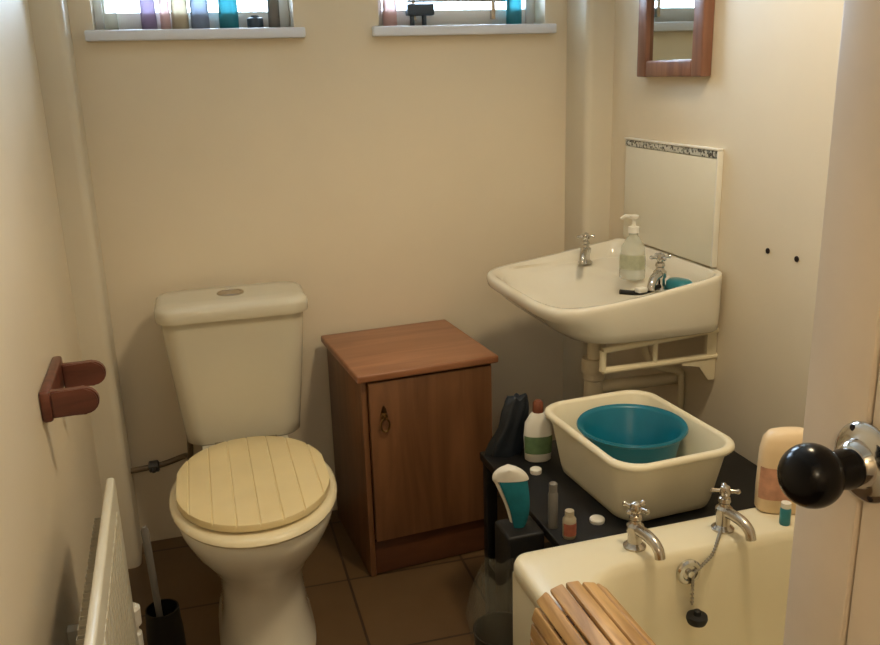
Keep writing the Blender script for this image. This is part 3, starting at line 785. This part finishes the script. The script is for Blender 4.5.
# dark bag slumped behind the bottle
bm = B(); rings = []
for k in range(11):
    f = k/10; z = 0.14*f
    w_ = 0.046*(1-0.5*f**1.6)+0.004*math.sin(9*f); d_ = 0.024*(1-0.5*f**2)
    ring = []
    for i in range(36):
        a = 2*PI*i/36; q = 1+0.10*math.sin(3*a+5*f)+0.07*math.sin(7*a-4*f)
        ring.append((0.035*f+w_*q*math.cos(a), d_*q*math.sin(a), z+0.006*math.sin(5*a)*(f if f > 0.1 else 0)))
    rings.append(ring)
loft(bm, rings)
tag(finish('wash_bag', bm, M['bag'], loc=(0.700, 1.811, sz+0.0005), angle=70), 'dark blue crumpled bag slumped behind the white bottle', 'bag')

# small black bin with clear liner
bn = thing('pedal_bin', 'small black bin with a clear plastic liner between bath and cabinet', 'bin', (0.520, 1.372, 0))
bm = B(); lathe(bm, [(0.042, 0), (0.044, 0.004), (0.054, 0.29), (0.056, 0.30), (0.053, 0.30), (0.043, 0.012), (0.002, 0.012)], 32); finish('bin_body', bm, M['black'], bn)
bm = B(); rings = []
for z, r in ((0.255, 0.0775), (0.285, 0.0785), (0.305, 0.082), (0.335, 0.086), (0.365, 0.080), (0.39, 0.070), (0.415, 0.058), (0.43, 0.05), (0.42, 0.046), (0.38, 0.056), (0.34, 0.066), (0.30, 0.0705)):
    ring = []
    for i in range(48):
        a = 2*PI*i/48; q = 1+(0.07*math.sin(5*a+z*40)+0.05*math.sin(11*a+z*70))*min(1, max(0, (z-0.29)/0.05))
        ring.append((r*0.765*q*math.cos(a), r*0.765*q*math.sin(a), z+0.008*math.sin(4*a)*(1 if z > 0.33 else 0)))
    rings.append(ring)
loft(bm, rings, False, False)
o = finish('bin_liner', bm, M['liner'], bn, angle=80); o['label'] = 'crumpled clear plastic liner'

# ------------------------------------------------------------------ bottles on the two window sills
def sill(name, label, cat, x, h, rx, ry, body, capm=None, y=2.56, n=2.0, group='bottles on the window sills', nk=0.78):
    pr = [(0, rx*0.92, ry*0.92), (0.003, rx, ry), (h*nk, rx, ry), (h*(nk+0.10), rx*0.6, ry*0.6), (h*(nk+0.11), rx*0.45, ry*0.45)]
    cp = [(h*(nk+0.111), rx*0.5, ry*0.5), (h, rx*0.48, ry*0.48)] if capm else None
    return bottle(name, label, cat, (x, y, WZ0), pr, body, cp, capm, n=n, group=group)
sill('toiletry_bottle', 'mauve bottle on the left window sill beside the bright pane', 'bottle', -0.012, 0.17, 0.020, 0.018, M['purple'], M['whiteplastic'])
sill('toiletry_bottle', 'slim pink bottle on the left sill right of the mauve one', 'bottle', 0.030, 0.15, 0.013, 0.013, M['pink'], M['whiteplastic'], y=2.55)
sill('toiletry_bottle', 'ivory bottle on the left sill between pink and grey bottles', 'bottle', 0.068, 0.19, 0.022, 0.018, M['ivory'], M['ivory'], y=2.56)
sill('toiletry_bottle', 'grey blue bottle standing in the middle of the left window sill', 'bottle', 0.120, 0.16, 0.024, 0.018, M['greyblue'], M['whiteplastic'], y=2.56)
sill('toiletry_bottle', 'teal bottle on the left window sill', 'bottle', 0.196, 0.18, 0.026, 0.020, M['teal'], M['whiteplastic'], y=2.56)
sill('toiletry_jar', 'low dark jar on the left sill in front of the bright pane', 'jar', 0.266, 0.035, 0.022, 0.018, M['slate'], M['slate'], y=2.56)
sill('toiletry_bottle', 'pale grey bottle on the left sill right of the dark jar', 'bottle', 0.318, 0.14, 0.016, 0.016, M['greytube'], M['slate'], y=2.56)
sill('toiletry_bottle', 'clear bottle at the left end of the left window sill', 'bottle', -0.108, 0.12, 0.018, 0.016, M['clear'], M['whiteplastic'], y=2.565)
sill('toiletry_bottle', 'pink bottle at the left end of the right window sill', 'bottle', 0.648, 0.16, 0.020, 0.018, M['pink'], M['whiteplastic'], y=2.56)
sill('toiletry_bottle', 'turquoise bottle near the right end of the right window sill', 'bottle', 1.030, 0.15, 0.024, 0.018, M['teal'], M['slate'], y=2.56)
tst = thing('toothbrush_stand', 'dark slate little stand on thin legs on the right window sill', 'stand', (0.738, 2.56, WZ0))
bm = B(); box(bm, -0.040, 0.040, -0.016, 0.016, 0.030, 0.062, 0.004); finish('stand_body', bm, M['slate'], tst)
for x in (-0.024, 0.012):
    bm = B(); box(bm, x-0.005, x+0.005, -0.008, 0.008, 0, 0.030, 0.001); finish('leg', bm, M['slate'], tst)

# ------------------------------------------------------------------ light
w = bpy.data.worlds.new('World'); S.world = w; w.use_nodes = True
bg = w.node_tree.nodes['Background']
bg.inputs['Strength'].default_value = 28.0
_nt = w.node_tree
_tc = _nt.nodes.new('ShaderNodeTexCoord'); _sx = _nt.nodes.new('ShaderNodeSeparateXYZ'); _rp = _nt.nodes.new('ShaderNodeValToRGB')
_nt.links.new(_tc.outputs['Generated'], _sx.inputs[0]); _nt.links.new(_sx.outputs['Z'], _rp.inputs['Fac'])
_rp.color_ramp.elements[0].position = 0.0; _rp.color_ramp.elements[0].color = (0.62, 0.80, 1.05, 1)
_rp.color_ramp.elements[1].position = 0.06; _rp.color_ramp.elements[1].color = (0.42, 0.53, 0.68, 1)
_nt.links.new(_rp.outputs['Color'], bg.inputs['Color'])
def area(name, loc, rot, sx_, sy_, power, col, portal=False):
    l = bpy.data.lights.new(name, 'AREA'); l.shape = 'RECTANGLE'; l.size = sx_; l.size_y = sy_; l.energy = power; l.color = col
    if portal: l.cycles.is_portal = True
    o = bpy.data.objects.new(name, l); C.objects.link(o); o.location = loc; o.rotation_euler = rot; return o
for nme, (a, b) in (('portal_a', W1), ('portal_b', W2)):
    area(nme, ((a+b)/2, YB+0.14, (WZ0+WZ1)/2), (-PI/2, 0, 0), b-a, WZ1-WZ0, 1, (1, 1, 1), True)
def point(name, loc, power, col, r=0.06):
    l = bpy.data.lights.new(name, 'POINT'); l.energy = power; l.color = col; l.shadow_soft_size = r
    o = bpy.data.objects.new(name, l); C.objects.link(o); o.location = loc
_l = bpy.data.lights.new('shaded_bulb', 'SPOT'); _l.energy = 37; _l.color = (1.0, 0.80, 0.52); _l.shadow_soft_size = 0.10
_l.spot_size = math.radians(132); _l.spot_blend = 0.6
_o = bpy.data.objects.new('shaded_bulb', _l); C.objects.link(_o); _o.location = (0.82, 1.12, 2.2)
point('hall_bulb', (-0.22, -0.95, 1.95), 11.0, (1.0, 0.82, 0.58))

# ------------------------------------------------------------------ camera
yaw, pitch, roll = map(math.radians, (16.76, 16.15, -1.697))
f = Vector((math.sin(yaw)*math.cos(pitch), math.cos(yaw)*math.cos(pitch), -math.sin(pitch)))
r = Vector((math.cos(yaw), -math.sin(yaw), 0)); u = r.cross(f)
r2 = r*math.cos(roll)+u*math.sin(roll); u2 = -r*math.sin(roll)+u*math.cos(roll)
cam = bpy.data.cameras.new('Camera'); cam.sensor_width = 36; cam.lens = 868.8/880*36; cam.clip_start = 0.02
co = bpy.data.objects.new('Camera', cam); C.objects.link(co)
co.matrix_world = Matrix(((r2.x, u2.x, -f.x, 0), (r2.y, u2.y, -f.y, 0), (r2.z, u2.z, -f.z, 1.35), (0, 0, 0, 1)))
S.camera = co
S.view_settings.view_transform = 'Standard'; S.view_settings.look = 'None'; S.view_settings.gamma = 1
S.view_settings.use_curve_mapping = False
S.view_settings.exposure = 0.3
